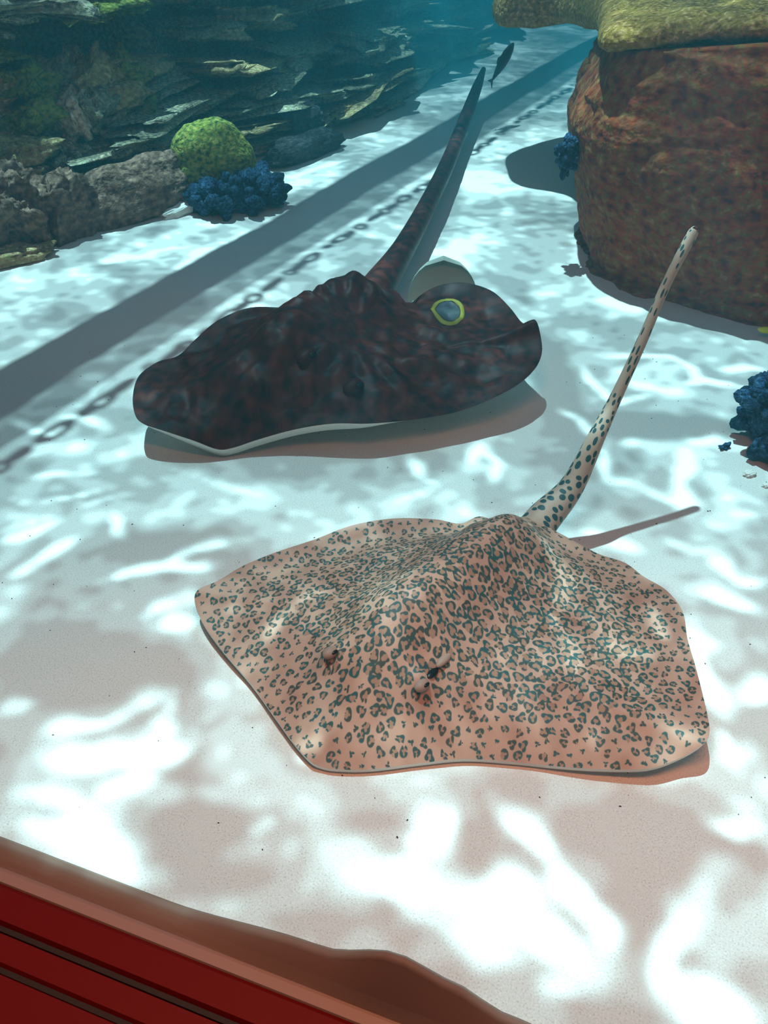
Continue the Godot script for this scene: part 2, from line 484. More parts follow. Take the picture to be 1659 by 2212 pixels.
func stone_mesh(seed_: int, boxy: float, rough: float, lat := 11, lon := 18) -> ArrayMesh:
	# a unit block (half sizes 1) with rounded, chipped edges
	var nz := noise(seed_, 0.9, 4)
	var p := PackedVector3Array()
	for r in lat:
		var t := PI * r / (lat - 1) - PI / 2
		for c in lon + 1:
			var f := TAU * (c % lon) / lon
			var q := Vector3(pw(cos(t), boxy) * pw(cos(f), boxy), pw(sin(t), boxy), pw(cos(t), boxy) * pw(sin(f), boxy))
			var far := 1.0 + rough * (nz.get_noise_3dv(q * 1.3 + Vector3.ONE * seed_) - 0.35 * absf(nz.get_noise_3dv(q * 4.0 - Vector3.ONE * seed_)))
			p.append(q * far)
	return grid_mesh(p, lat, lon + 1, true)

func pw(v: float, e: float) -> float:
	return signf(v) * pow(absf(v), e)

var ledge_noise := noise(63, 0.9, 2)

func setback(s: float, y: float) -> float:
	# the rockwork steps back in terraces of uneven height
	var v := maxf(0.0, y + 0.16 * ledge_noise.get_noise_1d(s)) / 0.17
	return 0.145 * (floorf(v) + smoothstep(0.7, 1.0, v - floorf(v)))

func back_wall() -> void:
	var rng := RandomNumberGenerator.new()
	rng.seed = 77
	var wall := base("wall_back", Vector3.ZERO)
	struct(wall)
	# core behind the ledges, with a dark recess under an overhang
	var nz := noise(61, 1.3, 4)
	var rows := 40
	var cols := 200
	var p := PackedVector3Array()
	for r in rows:
		var y := -0.1 + 1.9 * r / (rows - 1)
		for c in cols:
			var s := 11.0 * c / (cols - 1)
			var w := wall_at(s)
			var q: Vector3 = w[0] + Vector3(0, y, 0)
			var back := 0.30 + setback(s, y) + 0.12 * nz.get_noise_3d(q.x, q.y * 2.6, q.z)
			back += 0.4 * smoothstep(3.5, 3.8, s) * (1.0 - smoothstep(4.7, 5.0, s)) * smoothstep(0.36, 0.44, y) * (1.0 - smoothstep(0.64, 0.72, y))
			p.append(q - w[2] * back)
	put("rock_core", grid_mesh(p, rows, cols), M.slate_rock, wall)
	var kinds := []
	for k in 12:
		kinds.append(stone_mesh(100 + k, 0.45, 0.8, 17, 32))
	var mats := [M.slate_rock, M.brown_rock, M.pink_rock, M.moss_rock, M.slate_rock]
	var far_mats := [M.slate_rock, M.slate_rock, M.pink_rock, M.brown_rock, M.slate_rock]
	var y := 0.0
	while y < 1.1:
		var h := rng.randf_range(0.06, 0.10) * (1.0 if y < 0.75 else 1.7)
		var s := 2.6 + rng.randf() * 0.3
		while s < 10.0:
			var w := wall_at(s)
			var rubble := s < 4.55 and y < 0.42
			var l := rng.randf_range(0.09, 0.24) if rubble else rng.randf_range(0.28, 0.8) * (1.0 if s < 6.0 else 1.4)
			var d := rng.randf_range(0.07, 0.13) if rubble else rng.randf_range(0.13, 0.22)
			var step := rng.randf_range(-0.04, 0.14) if rubble else rng.randf_range(-0.12, 0.22)
			var tip := 0.6 if rubble else 0.16
			var recess: bool = y > 0.38 and y < 0.62 and s > 3.55 and s < 4.75
			if y < 0.34 and s > 4.2 and s < 4.8:
				step = minf(step, -0.05)
			if y >= 0.62 and y < 0.75 and s > 3.4 and s < 4.8:
				step = 0.22
			if not recess and rng.randf() < 0.9:
				var c: Vector3 = w[0] + Vector3(0, y + h * 0.5, 0) - w[2] * (0.17 + setback(s, y) - step * minf(1.0, 0.3 + 2.0 * y))
				var b := Basis(w[1], Vector3.UP, w[1].cross(Vector3.UP)).rotated(Vector3.UP, rng.randf_range(-0.8, 0.8) if rubble else rng.randf_range(-0.35, 0.35)).rotated(w[1], rng.randf_range(-tip, tip)).rotated(w[2], rng.randf_range(-tip, tip))
				b = b * Basis.from_scale(Vector3(l * 0.6, h * (rng.randf_range(0.5, 1.0) if rubble else rng.randf_range(0.25, 0.55)), d))
				put("stone", kinds[rng.randi() % 12], mats[rng.randi() % 5] if s < 5.0 else far_mats[rng.randi() % 5], wall, Transform3D(b, c))
			s += l * 0.95
		y += h * 0.95
	# far and side ends of the pool, outside the picture
	var far_end := put("wall_far", BoxMesh.new(), M.slate_rock)
	far_end.transform = Transform3D(Basis.from_scale(Vector3(9, 2.0, 0.3)), Vector3(4.0, 0.9, -10.4))
	struct(far_end)
	var side := put("wall_right", BoxMesh.new(), M.slate_rock)
	side.transform = Transform3D(Basis.from_scale(Vector3(0.3, 2.0, 10.5)), Vector3(4.8, 0.9, -5.2))
	struct(side)

# ---- added gobo at water level: cut sheets dim the sun into a caustic net
func caustic_gobo() -> void:
	var cell := 0.015
	var x0 := -2.0
	var z0 := -9.4
	var nx := 280
	var nz := 607
	var bright := PackedFloat32Array()
	bright.resize(nx * nz)
	bright.fill(0.0)
	# caustic brightness worked out from imagined ripples, as a cutting pattern
	var swell := noise(201, 2.6, 2)
	swell.fractal_gain = 0.35
	var fine := 2
	var bend := 0.062
	var e := 0.012
	for j in nz * fine:
		var z := z0 + (j + 0.5) * cell / fine
		for i in nx * fine:
			var x := x0 + (i + 0.5) * cell / fine
			var h := swell.get_noise_2d(x, z)
			var px := x - bend * (swell.get_noise_2d(x + e, z) - h) / e
			var pz := z - bend * (swell.get_noise_2d(x, z + e) - h) / e
			var a := int((px - x0) / cell)
			var b := int((pz - z0) / cell)
			if a >= 0 and b >= 0 and a < nx and b < nz:
				bright[b * nx + a] += 0.25
	var soft := PackedFloat32Array()
	soft.resize(nx * nz)
	for b in nz:
		for a in nx:
			var sum := 0.0
			var n := 0.0
			for d in [[0, 0, 4.0], [1, 0, 2.0], [-1, 0, 2.0], [0, 1, 2.0], [0, -1, 2.0], [1, 1, 1.0], [-1, 1, 1.0], [1, -1, 1.0], [-1, -1, 1.0]]:
				var i: int = a + d[0]
				var j: int = b + d[1]
				if i >= 0 and j >= 0 and i < nx and j < nz:
					sum += bright[j * nx + i] * d[2]
					n += d[2]
			var z := z0 + (b + 0.5) * cell
			soft[b * nx + a] = sum / n * lerpf(0.7, 1.0, smoothstep(-1.9, -3.0, z))
	# hand-placed dark pools and bright lines laid over that light pattern
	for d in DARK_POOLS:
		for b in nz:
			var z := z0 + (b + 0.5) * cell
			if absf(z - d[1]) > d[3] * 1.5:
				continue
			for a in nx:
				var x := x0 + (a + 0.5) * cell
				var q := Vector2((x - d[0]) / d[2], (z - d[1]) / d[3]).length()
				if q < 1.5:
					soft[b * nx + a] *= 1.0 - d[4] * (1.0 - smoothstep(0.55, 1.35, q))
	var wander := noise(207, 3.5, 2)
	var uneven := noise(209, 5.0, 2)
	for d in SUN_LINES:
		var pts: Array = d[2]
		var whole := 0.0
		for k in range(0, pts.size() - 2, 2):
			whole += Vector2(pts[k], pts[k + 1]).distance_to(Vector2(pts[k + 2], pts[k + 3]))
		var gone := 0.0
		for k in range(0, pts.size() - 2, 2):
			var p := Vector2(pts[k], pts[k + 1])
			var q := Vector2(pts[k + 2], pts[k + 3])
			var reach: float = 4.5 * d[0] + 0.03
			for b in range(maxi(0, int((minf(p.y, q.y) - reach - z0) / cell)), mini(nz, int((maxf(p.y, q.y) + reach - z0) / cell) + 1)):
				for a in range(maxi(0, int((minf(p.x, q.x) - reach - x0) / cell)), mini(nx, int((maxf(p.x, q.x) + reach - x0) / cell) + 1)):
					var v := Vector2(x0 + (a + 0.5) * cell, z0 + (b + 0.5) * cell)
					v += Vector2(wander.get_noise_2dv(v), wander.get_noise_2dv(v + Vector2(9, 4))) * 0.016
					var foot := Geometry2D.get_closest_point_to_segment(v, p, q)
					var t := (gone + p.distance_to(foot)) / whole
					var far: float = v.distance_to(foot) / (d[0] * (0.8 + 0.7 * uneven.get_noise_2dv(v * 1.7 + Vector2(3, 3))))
					# each bright line falls off sharply on one side, softly on the other
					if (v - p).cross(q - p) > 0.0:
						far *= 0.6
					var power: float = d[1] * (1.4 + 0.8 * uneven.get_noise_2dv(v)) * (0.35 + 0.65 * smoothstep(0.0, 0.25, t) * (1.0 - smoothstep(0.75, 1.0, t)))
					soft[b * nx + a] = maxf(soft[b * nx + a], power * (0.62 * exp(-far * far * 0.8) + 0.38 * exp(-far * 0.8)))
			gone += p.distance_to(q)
	var surface := base("caustic_gobo", Vector3.ZERO)
	tag(surface, "added gobo sheets above the sand cut to cast caustic light lines", "water surface")
	surface.set_meta("kind", "stuff")
	var levels := [0.40, 0.70, 1.05, 1.55]
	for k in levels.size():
		put("gobo_layer", gobo_layer(soft, nx, nz, cell, x0, z0, levels[k], SURFACE_Y - 0.012 * k), M.gobo_sheet, surface)

func gobo_layer(f: PackedFloat32Array, nx: int, nz: int, cell: float, x0: float, z0: float, level: float, y: float) -> ArrayMesh:
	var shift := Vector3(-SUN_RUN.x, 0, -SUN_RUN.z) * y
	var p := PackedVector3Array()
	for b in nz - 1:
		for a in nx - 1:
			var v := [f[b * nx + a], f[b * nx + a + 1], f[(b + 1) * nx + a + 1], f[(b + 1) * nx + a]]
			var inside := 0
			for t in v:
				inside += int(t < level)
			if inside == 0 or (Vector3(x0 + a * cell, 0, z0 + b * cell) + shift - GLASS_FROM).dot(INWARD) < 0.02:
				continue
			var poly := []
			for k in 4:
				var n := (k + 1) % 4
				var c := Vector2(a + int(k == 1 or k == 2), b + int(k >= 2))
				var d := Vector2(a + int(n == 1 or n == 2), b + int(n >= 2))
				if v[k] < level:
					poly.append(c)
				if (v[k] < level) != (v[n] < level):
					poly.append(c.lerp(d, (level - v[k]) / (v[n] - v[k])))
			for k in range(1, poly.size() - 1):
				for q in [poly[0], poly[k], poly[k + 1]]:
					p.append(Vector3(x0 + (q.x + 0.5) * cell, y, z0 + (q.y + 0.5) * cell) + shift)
	# plain uncut sheets beyond the pattern
	var lo := Vector3(x0 + 0.5 * cell, y, z0 + 0.5 * cell) + shift
	var hi := lo + Vector3((nx - 1) * cell, 0, (nz - 1) * cell)
	for r in [] if level > 0.8 else [[-5.0, -10.4, lo.x, 0.5], [hi.x, -10.4, 5.0, 0.5], [lo.x, -10.4, hi.x, lo.z]]:
		var q := [Vector3(r[0], y, r[1]), Vector3(r[2], y, r[1]), Vector3(r[2], y, r[3]), Vector3(r[0], y, r[3])]
		for i in [0, 1, 2, 0, 2, 3]:
			p.append(q[i])
	var a := []
	a.resize(Mesh.ARRAY_MAX)
	a[Mesh.ARRAY_VERTEX] = p
	var n := PackedVector3Array()
	n.resize(p.size())
	n.fill(Vector3.UP)
	a[Mesh.ARRAY_NORMAL] = n
	var m := ArrayMesh.new()
	m.add_surface_from_arrays(Mesh.PRIMITIVE_TRIANGLES, a)
	return m

# ---- what shades the sand: a timber rail over the water with an added smoked strip and a chain beside it
func rail_and_chain() -> void:
	var y := 1.78
	var lift := -SUN_RUN * y
	var a := Vector3(-1.049, 0, -2.131) + lift
	var d := (Vector3(1.444, 0, -7.146) - Vector3(-1.049, 0, -2.131)).normalized()
	var side := Vector3(-d.z, 0, d.x)
	var start := a - d * 2.2
	var rail := put("overhead_rail", BoxMesh.new(), M.timber)
	rail.transform = Transform3D(Basis(d * 9.5, Vector3(0, 0.08, 0), side * 0.18), start + d * 4.7)
	tag(rail, "long timber rail spanning the pool above the water", "rail")
	var strip := put("shade_strip", BoxMesh.new(), M.smoked)
	strip.transform = Transform3D(Basis(d * 9.5, Vector3(0, 0.006, 0), side * 0.11), start + d * 4.7 + side * 0.147 + Vector3(0, 0.03, 0))
	tag(strip, "smoked acrylic strip added along the rail to cast the paler shadow band", "acrylic strip")
	# chain of links
	var chain := base("hanging_chain", Vector3.ZERO)
	tag(chain, "dark chain strung beside the overhead rail", "chain")
	var ring := TorusMesh.new()
	ring.inner_radius = 0.013
	ring.outer_radius = 0.034
	ring.rings = 14
	ring.ring_segments = 6
	var s := 0.2
	var k := 0
	while s < 8.8:
		var b := Basis(d, Vector3.UP, d.cross(Vector3.UP)) * Basis(Vector3.RIGHT, 0.3 if k % 2 == 0 else 1.75) * Basis.from_scale(Vector3(1.5 + 0.7 * sin(k * 2.3), 1.0, 1.0))
		put("link", ring, M.rope, chain, Transform3D(b, start + d * s + side * 0.27 + Vector3(0, 0.02 * sin(s * 3.0), 0)))
		s += 0.095 + 0.035 * sin(k * 1.7)
		k += 1

# ---- boulders
func boulders() -> void:
	# plan of the big boulder, from its far left corner round the front
	var plan := [[0.80, -3.75], [0.72, -3.35], [0.69, -3.05], [0.75, -2.90], [0.86, -2.76], [1.02, -2.62], [1.18, -2.54], [1.42, -2.50], [1.75, -2.6], [2.0, -2.9], [2.05, -3.4], [1.8, -3.9], [1.3, -4.1], [0.9, -4.0]]
	# how far the left flank leans out (+) at each height
	var lean := [[0.0, -0.045], [0.10, -0.02], [0.19, 0.0], [0.30, 0.035], [0.44, 0.06], [0.51, 0.045], [0.56, 0.02], [0.60, 0.0], [0.72, 0.02]]
	var curve := closed_curve(plan, 150)
	var nz := noise(301, 2.0, 4)
	var chip := noise(302, 9.0, 4)
	var rows := 80
	var cols := curve.size() + 1
	var p := PackedVector3Array()
	var mid := Vector2(1.3, -3.2)
	for r in rows:
		for c in cols:
			var q: Vector2 = curve[c % curve.size()]
			var y := lerpf(-0.05, bench(q.x, q.y) - 0.002, float(r) / (rows - 1))
			var out := 0.0
			for k in lean.size() - 1:
				if y >= lean[k][0] and y <= lean[k + 1][0]:
					out = lerpf(lean[k][1], lean[k + 1][1], (y - lean[k][0]) / (lean[k + 1][0] - lean[k][0]))
			var away := (q - mid).normalized()
			var left := clampf(-away.x * 1.4, 0.0, 1.0)
			var v := Vector3(q.x, y, q.y)
			var crack := absf(nz.get_noise_3dv(v * Vector3(0.35, 0.9, 0.35) + Vector3(7, 0, 0)))
			var f := out * left + 0.035 * nz.get_noise_3dv(v * 0.8) + 0.02 * chip.get_noise_3dv(v * 0.7) - 0.012 * (1.0 - smoothstep(0.0, 0.05, crack)) - 0.05 * smoothstep(0.86, 1.0, float(r) / (rows - 1))
			p.append(v + Vector3(away.x, 0, away.y) * f)
	rows += 1
	for c in cols:
		p.append(Vector3(mid.x, 0.72, mid.y))
	var b := put("big_boulder", grid_mesh(p, rows, cols, true), M.red_rock)
	tag(b, "large rust-brown boulder standing on the sand under the algae-covered slab", "boulder")
	# algae-covered cap slab, reaching out to the left over the sand behind
	var cap := [[0.47, -4.30], [0.49, -4.14], [0.60, -4.07], [0.70, -3.95], [0.735, -3.5], [0.665, -3.08], [0.67, -2.96], [0.76, -2.905], [0.88, -2.84], [1.0, -2.75], [1.15, -2.66], [1.4, -2.6], [1.8, -2.7], [2.3, -3.2], [2.4, -4.4], [1.6, -5.0], [0.9, -4.95], [0.53, -4.65]]
	var rim := closed_curve(cap, 200)
	var bumps := noise(311, 3.2, 4)
	var levels := [[0.0, 0.0], [0.9, -0.012], [0.97, -0.006], [0.995, 0.01], [1.0, 0.03], [0.99, 0.055], [0.97, 0.075], [0.94, 0.088], [0.9, 0.098], [0.84, 0.105], [0.76, 0.11], [0.66, 0.114], [0.55, 0.116], [0.44, 0.118], [0.33, 0.12], [0.22, 0.12], [0.11, 0.12], [0.0, 0.12]]
	p = PackedVector3Array()
	cols = rim.size() + 1
	mid = Vector2(1.3, -3.8)
	for l in levels:
		for c in cols:
			var q: Vector2 = mid.lerp(rim[c % rim.size()], l[0])
			var thick := lerpf(0.75, 1.5, smoothstep(-3.1, -4.1, q.y))
			var v := Vector3(q.x, bench(q.x, q.y) + l[1] * thick, q.y)
			v.y += 0.03 * bumps.get_noise_3dv(v * 0.8) * (1.0 if l[1] > 0.05 else 0.35) + 0.014 * chip.get_noise_3dv(v)
			p.append(v)
	var o := put("cap_slab", grid_mesh(p, levels.size(), cols, true), M.algae_rock)
	tag(o, "olive algae-covered rock slab capping the large rust-brown boulder", "rock slab")

func bench(x: float, z: float) -> float:
	# the sloping top of the boulder
	return clampf(0.70 + 0.153 * (x - 0.66) + 0.062 * (z + 2.93), 0.58, 0.84)

func closed_curve(pts: Array, n: int) -> Array:
	# a smooth closed curve through the points, evenly sampled
	var out := []
	var m := pts.size()
	var dense := []
	for k in m:
		var a := Vector2(pts[(k + m - 1) % m][0], pts[(k + m - 1) % m][1])
		var b := Vector2(pts[k][0], pts[k][1])
		var c := Vector2(pts[(k + 1) % m][0], pts[(k + 1) % m][1])
		var d := Vector2(pts[(k + 2) % m][0], pts[(k + 2) % m][1])
		for i in 24:
			dense.append(b.cubic_interpolate(c, a, d, i / 24.0))
	var total := 0.0
	for k in dense.size():
		total += dense[k].distance_to(dense[(k + 1) % dense.size()])
	var want := 0.0
	var gone := 0.0
	for k in dense.size():
		var l: float = dense[k].distance_to(dense[(k + 1) % dense.size()])
		while out.size() < n and want <= gone + l:
			out.append(dense[k].lerp(dense[(k + 1) % dense.size()], (want - gone) / maxf(l, 1e-9)))
			want += total / n
		gone += l
	return out

# ------------------------------------------------------------------ rays
func closed_curve_3d(flat: Array, n: int) -> PackedVector3Array:
	var m := flat.size() / 3
	var v := PackedVector3Array()
	for k in m:
		v.append(Vector3(flat[k * 3], flat[k * 3 + 1], flat[k * 3 + 2]))
	var out := PackedVector3Array()
	for k in n:
		var t := float(k) / n * m
		var i := int(t)
		out.append(v[i].cubic_interpolate(v[(i + 1) % m], v[(i + m - 1) % m], v[(i + 2) % m], t - i))
	return out

func tube(flat: Array, around_n: int, uv_rect: Rect2) -> Array:
	# a tapering tube through [x, y, z, radius ...]
	var m := flat.size() / 4
	var pts := PackedVector3Array()
	var rad := PackedFloat32Array()
	for k in m:
		pts.append(Vector3(flat[k * 4], flat[k * 4 + 1], flat[k * 4 + 2]))
		rad.append(flat[k * 4 + 3])
	var steps := 14
	var p := PackedVector3Array()
	var uv := PackedVector2Array()
	var n := (m - 1) * steps + 1
	var prev := Vector3.RIGHT
	for k in n:
		var t := float(k) / steps
		var i := mini(int(t), m - 2)
		var f := t - i
		var a := pts[maxi(i - 1, 0)]
		var d := pts[mini(i + 2, m - 1)]
		var c := pts[i].cubic_interpolate(pts[i + 1], a, d, f)
		var c2 := pts[i].cubic_interpolate(pts[i + 1], a, d, f + 0.01)
		var c1 := pts[i].cubic_interpolate(pts[i + 1], a, d, f - 0.01)
		var way := (c2 - c1).normalized()
		prev = (prev - way * prev.dot(way)).normalized()
		var up := way.cross(prev)
		var r := cubic_interpolate(rad[i], rad[i + 1], rad[maxi(i - 1, 0)], rad[mini(i + 2, m - 1)], f)
		if k == n - 1:
			r = 0.0005
		for j in around_n + 1:
			var ang := TAU * (j % around_n) / around_n
			p.append(c + (prev * cos(ang) + up * sin(ang)) * r)
			uv.append(uv_rect.position + Vector2(uv_rect.size.x * j / around_n, uv_rect.size.y * k / n))
	return grid_arrays(p, n, around_n + 1, true, uv)

func disc(rim: PackedVector3Array, mid: Vector3, rings: int, rise: Callable, uv_from: Vector2, uv_size: Vector2, under: bool) -> Array:
	var n := rim.size()
	var p := PackedVector3Array()
	var uv := PackedVector2Array()
	for r in rings + 1:
		var s := float(r) / rings
		if not under:
			s = 1.0 - pow(1.0 - s, 1.25)
		for c in n + 1:
			var e := rim[c % n]
			if under and r == rings - 1:
				s = 0.996
			var q := mid.lerp(e, s)
			q.y = rise.call(q.x, q.z, s, e.y, c % n)
			p.append(q)
			uv.append(Vector2((q.x - uv_from.x) / uv_size.x, (q.z - uv_from.y) / uv_size.y))
	return grid_arrays(p, rings + 1, n + 1, true, uv, under)

func axis_gap(x: float, z: float, a: Vector2, b: Vector2) -> Vector2:
	# (share of the way from a to b, distance from that line)
	var d := b - a
	var v := Vector2(x, z) - a
	return Vector2(v.dot(d) / d.length_squared(), absf(v.x * d.y - v.y * d.x) / d.length())

const SPOTTED_EYES := [[0.058, -0.998], [-0.095, -1.062]]

func skin_at(rim: PackedVector3Array, mid: Vector3, x: float, z: float, rise: Callable) -> Vector3:
	# the point of a ray's back above (x, z)
	var way := Vector2(x - mid.x, z - mid.z)
	var best := 0
	var least := 9.0
	for k in rim.size():
		var off := absf(way.angle_to(Vector2(rim[k].x - mid.x, rim[k].z - mid.z)))
		if off < least:
			least = off
			best = k
	var e := rim[best]
	var s := way.length() / Vector2(e.x - mid.x, e.z - mid.z).length()
	return Vector3(x, rise.call(x, z, s, e.y, best), z)

var ray_noise := noise(401, 5.0, 2)

func spotted_top(x: float, z: float, s: float, rim_y: float, _c: int) -> float:
	var g := axis_gap(x, z, Vector2(0.345, -1.46), Vector2(-0.13, -0.95))
	var along := smoothstep(-0.15, 0.25, g.x) * (1.0 - smoothstep(0.62, 1.05, g.x))
	var hump := 0.075 * exp(-pow(g.y / 0.085, 2.0)) * along + 0.055 * exp(-pow(g.y / 0.22, 2.0)) * smoothstep(-0.35, 0.2, g.x) * (1.0 - smoothstep(0.6, 1.15, g.x))
	var edge := pow(s, 2.2)
	var y := lerpf(0.055, rim_y, edge) + hump * (1.0 - pow(s, 5.0))
	# the rear margins dip before they turn up again
	y -= 0.016 * smoothstep(0.62, 0.86, s) * (1.0 - smoothstep(0.88, 1.0, s)) * smoothstep(0.055, 0.08, rim_y)
	# mounds that carry the eyes
	for e in SPOTTED_EYES:
		y += 0.017 * exp(-pow(Vector2(x - e[0], z - e[1]).length() / 0.021, 2.0))
	return y + 0.004 * ray_noise.get_noise_2d(x, z) * (1.0 - edge)

func spotted_under(_x: float, _z: float, s: float, rim_y: float, _c: int) -> float:
	if s > 0.99:
		return rim_y if s > 0.999 else maxf(rim_y - 0.008, 0.004)
	return lerpf(0.012, maxf(rim_y - 0.010, 0.004), pow(s, 3.0))

func spotted_ray() -> void:
	var rim := closed_curve_3d(SPOTTED_RIM, 200)
	var mid := Vector3(0.11, 0.1, -1.14)
	var from := Vector2(-0.5, -1.65)
	var size := Vector2(1.15, 0.86)
	var skin := plain(Color.WHITE, 0.55)
	skin.albedo_texture = ImageTexture.create_from_image(spotted_skin(from, size, rim))
	skin.texture_repeat = false
	var tail_skin := plain(Color.WHITE, 0.55)
	tail_skin.albedo_texture = ImageTexture.create_from_image(tail_pattern())
	var m := ArrayMesh.new()
	m.add_surface_from_arrays(Mesh.PRIMITIVE_TRIANGLES, disc(rim, mid, 60, spotted_top, from, size, false))
	m.surface_set_material(0, skin)
	m.add_surface_from_arrays(Mesh.PRIMITIVE_TRIANGLES, disc(rim, mid, 20, spotted_under, from, size, true))
	m.surface_set_material(1, M.white_belly)
	m.add_surface_from_arrays(Mesh.PRIMITIVE_TRIANGLES, tube(SPOTTED_TAIL, 20, Rect2(0, 0, 1, 1)))
	m.surface_set_material(2, tail_skin)
	var o := base("spotted_stingray", Vector3.ZERO)
	tag(o, "tan stingray with dark leopard spots and raised spotted tail, resting on the sand", "stingray")
	put("body", m, null, o)
	var ball := stone_mesh(7, 1.0, 0.06, 16, 24)
	for e in SPOTTED_EYES:
		var spot := skin_at(rim, mid, e[0] + 0.004, e[1] + 0.006, spotted_top)
		var eye := put("eye", ball, M.pearl, o, Transform3D(Basis(Vector3.UP, 0.8) * Basis.from_scale(Vector3(0.015, 0.009, 0.011)), spot))
		eye.set_meta("label", "pale bulging eye")
		put("pupil", ball, M.ink, eye, Transform3D(Basis.from_scale(Vector3(0.45, 0.3, 0.3)), Vector3(0.2, 0.55, 0.72)))
	var hole := put("spiracle", ball, M.ink, o, Transform3D(Basis(Vector3.UP, 0.9) * Basis.from_scale(Vector3(0.015, 0.004, 0.008)), skin_at(rim, mid, 0.080, -1.018, spotted_top)))
	hole.set_meta("label", "dark breathing hole behind the eye")
	var fold := put("skin_fold", ball, M.pearl, o, Transform3D(Basis(Vector3.UP, 0.9) * Basis.from_scale(Vector3(0.020, 0.006, 0.008)), skin_at(rim, mid, 0.100, -1.040, spotted_top)))
	fold.set_meta("label", "pale fold of skin behind the breathing hole")

func spotted_skin(from: Vector2, size: Vector2, rim: PackedVector3Array) -> Image:
	var w := 2048
	var h := int(2048 * size.y / size.x)
	var per := w / size.x
	var ground := Color(0.69, 0.505, 0.425)
	var im := Image.create(w, h, false, Image.FORMAT_RGB8)
	im.fill(ground)
	var rng := RandomNumberGenerator.new()
	rng.seed = 9
	# soft mottling, painted in small squares
	var mott := noise(501, 14.0, 3)
	for j in range(0, h, 4):
		for i in range(0, w, 4):
			var v := mott.get_noise_2d(i / per, j / per)
			im.fill_rect(Rect2i(i, j, 4, 4), ground.lerp(Color(0.61, 0.43, 0.355) if v < 0 else Color(0.75, 0.575, 0.485), absf(v) * 0.6))
	var outline := PackedVector2Array()
	for q in rim:
		outline.append(Vector2(q.x, q.z))
	var gap := 0.0205
	var row := 0
	var z := from.y
	while z < from.y + size.y:
		var x := from.x + (gap * 0.5 if row % 2 else 0.0)
		while x < from.x + size.x:
			var c := Vector2(x, z) + Vector2(rng.randf_range(-1, 1), rng.randf_range(-1, 1)) * gap * 0.2
			if Geometry2D.is_point_in_polygon(c, outline):
				var near := 1.0
				for q in range(0, outline.size(), 2):
					near = minf(near, c.distance_to(outline[q]))
				rosette(im, (c - from) * per, per, rng, smoothstep(0.0, 0.16, near) * clampf(0.72 + (c.x + 0.1) * 0.6, 0.62, 1.1))
			x += gap
		z += gap * 0.86
		row += 1
	return im

func rosette(im: Image, c: Vector2, per: float, rng: RandomNumberGenerator, full: float) -> void:
	# a ragged ring of dark blotches with one to three gaps; towards the rim often only a dot
	var r := lerpf(0.0052, 0.0082, full) * rng.randf_range(0.8, 1.1) * per
	var pen := lerpf(0.0024, 0.0028, full) * rng.randf_range(0.85, 1.15) * per
	var inner := Color(0.56, 0.39, 0.31)
	if rng.randf() > 0.52 + full * 0.6:
		r *= 0.3
		pen *= 1.2
	var gaps := []
	for k in rng.randi_range(1, 3):
		gaps.append([rng.randf() * TAU, rng.randf_range(0.25, 0.85)])
	var squash := rng.randf_range(0.78, 1.0)
	var slant := rng.randf() * TAU
	var lump := rng.randf() * TAU
	var tone := Color(0.15, 0.28, 0.28).lerp(Color(0.26, 0.20, 0.16), rng.randf() * 0.6)
	var reach := int(r * 1.35 + pen + 3)
	for dy in range(-reach, reach + 1):
		for dx in range(-reach, reach + 1):
			var x := int(c.x) + dx
			var y := int(c.y) + dy
			if x < 0 or y < 0 or x >= im.get_width() or y >= im.get_height():
				continue
			var v := Vector2(dx, dy).rotated(slant)
			v.y /= squash
			var ang := v.angle()
			var rr := r * (1.0 + 0.14 * sin(ang * 2.0 + lump) + 0.12 * sin(ang * 3.0 - lump * 2.0))
			var wide := pen * (0.85 + 0.4 * sin(ang * 3.0 + lump * 3.0))
			for g in gaps:
				wide *= smoothstep(g[1] * 0.35, g[1], absf(wrapf(ang - g[0], -PI, PI)))
			var k := clampf(0.5 - (absf(v.length() - rr) - wide) / 2.6, 0.0, 1.0)
			if wide < 1.2:
				k *= wide / 1.2
			if v.length() < rr and r > 6.0:
				im.set_pixel(x, y, im.get_pixel(x, y).lerp(inner, 0.75))
			if k > 0.0:
				im.set_pixel(x, y, im.get_pixel(x, y).lerp(tone, k * 0.95))

func tail_pattern() -> Image:
	var w := 256
	var h := 1024
	var im := Image.create(w, h, false, Image.FORMAT_RGB8)
	im.fill(Color(0.66, 0.54, 0.47))
	var rng := RandomNumberGenerator.new()
	rng.seed = 12
	var y := 6.0
	var row := 0
	while y < h - 8:
		var n := 7
		for k in n:
			if rng.randf() < (0.85 if y < 520 else 0.45):
				var c := Vector2((k + 0.5 * (row % 2) + rng.randf_range(-0.2, 0.2)) * w / n, y + rng.randf_range(-5, 5))
				var rx := rng.randf_range(7, 11)
				var ry := rng.randf_range(6, 11)
				for j in range(-12, 13):
					for i in range(-12, 13):
						var d := Vector2(i / rx, j / ry).length()
						if d < 1.0 and int(c.y) + j >= 0 and int(c.y) + j < h:
							im.set_pixel(posmod(int(c.x) + i, w), int(c.y) + j, Color(0.16, 0.26, 0.27))
		y += 21.0
		row += 1
	return im

var hide_noise := noise(411, 3.4, 3)
var hide_fine := noise(412, 11.0, 3)

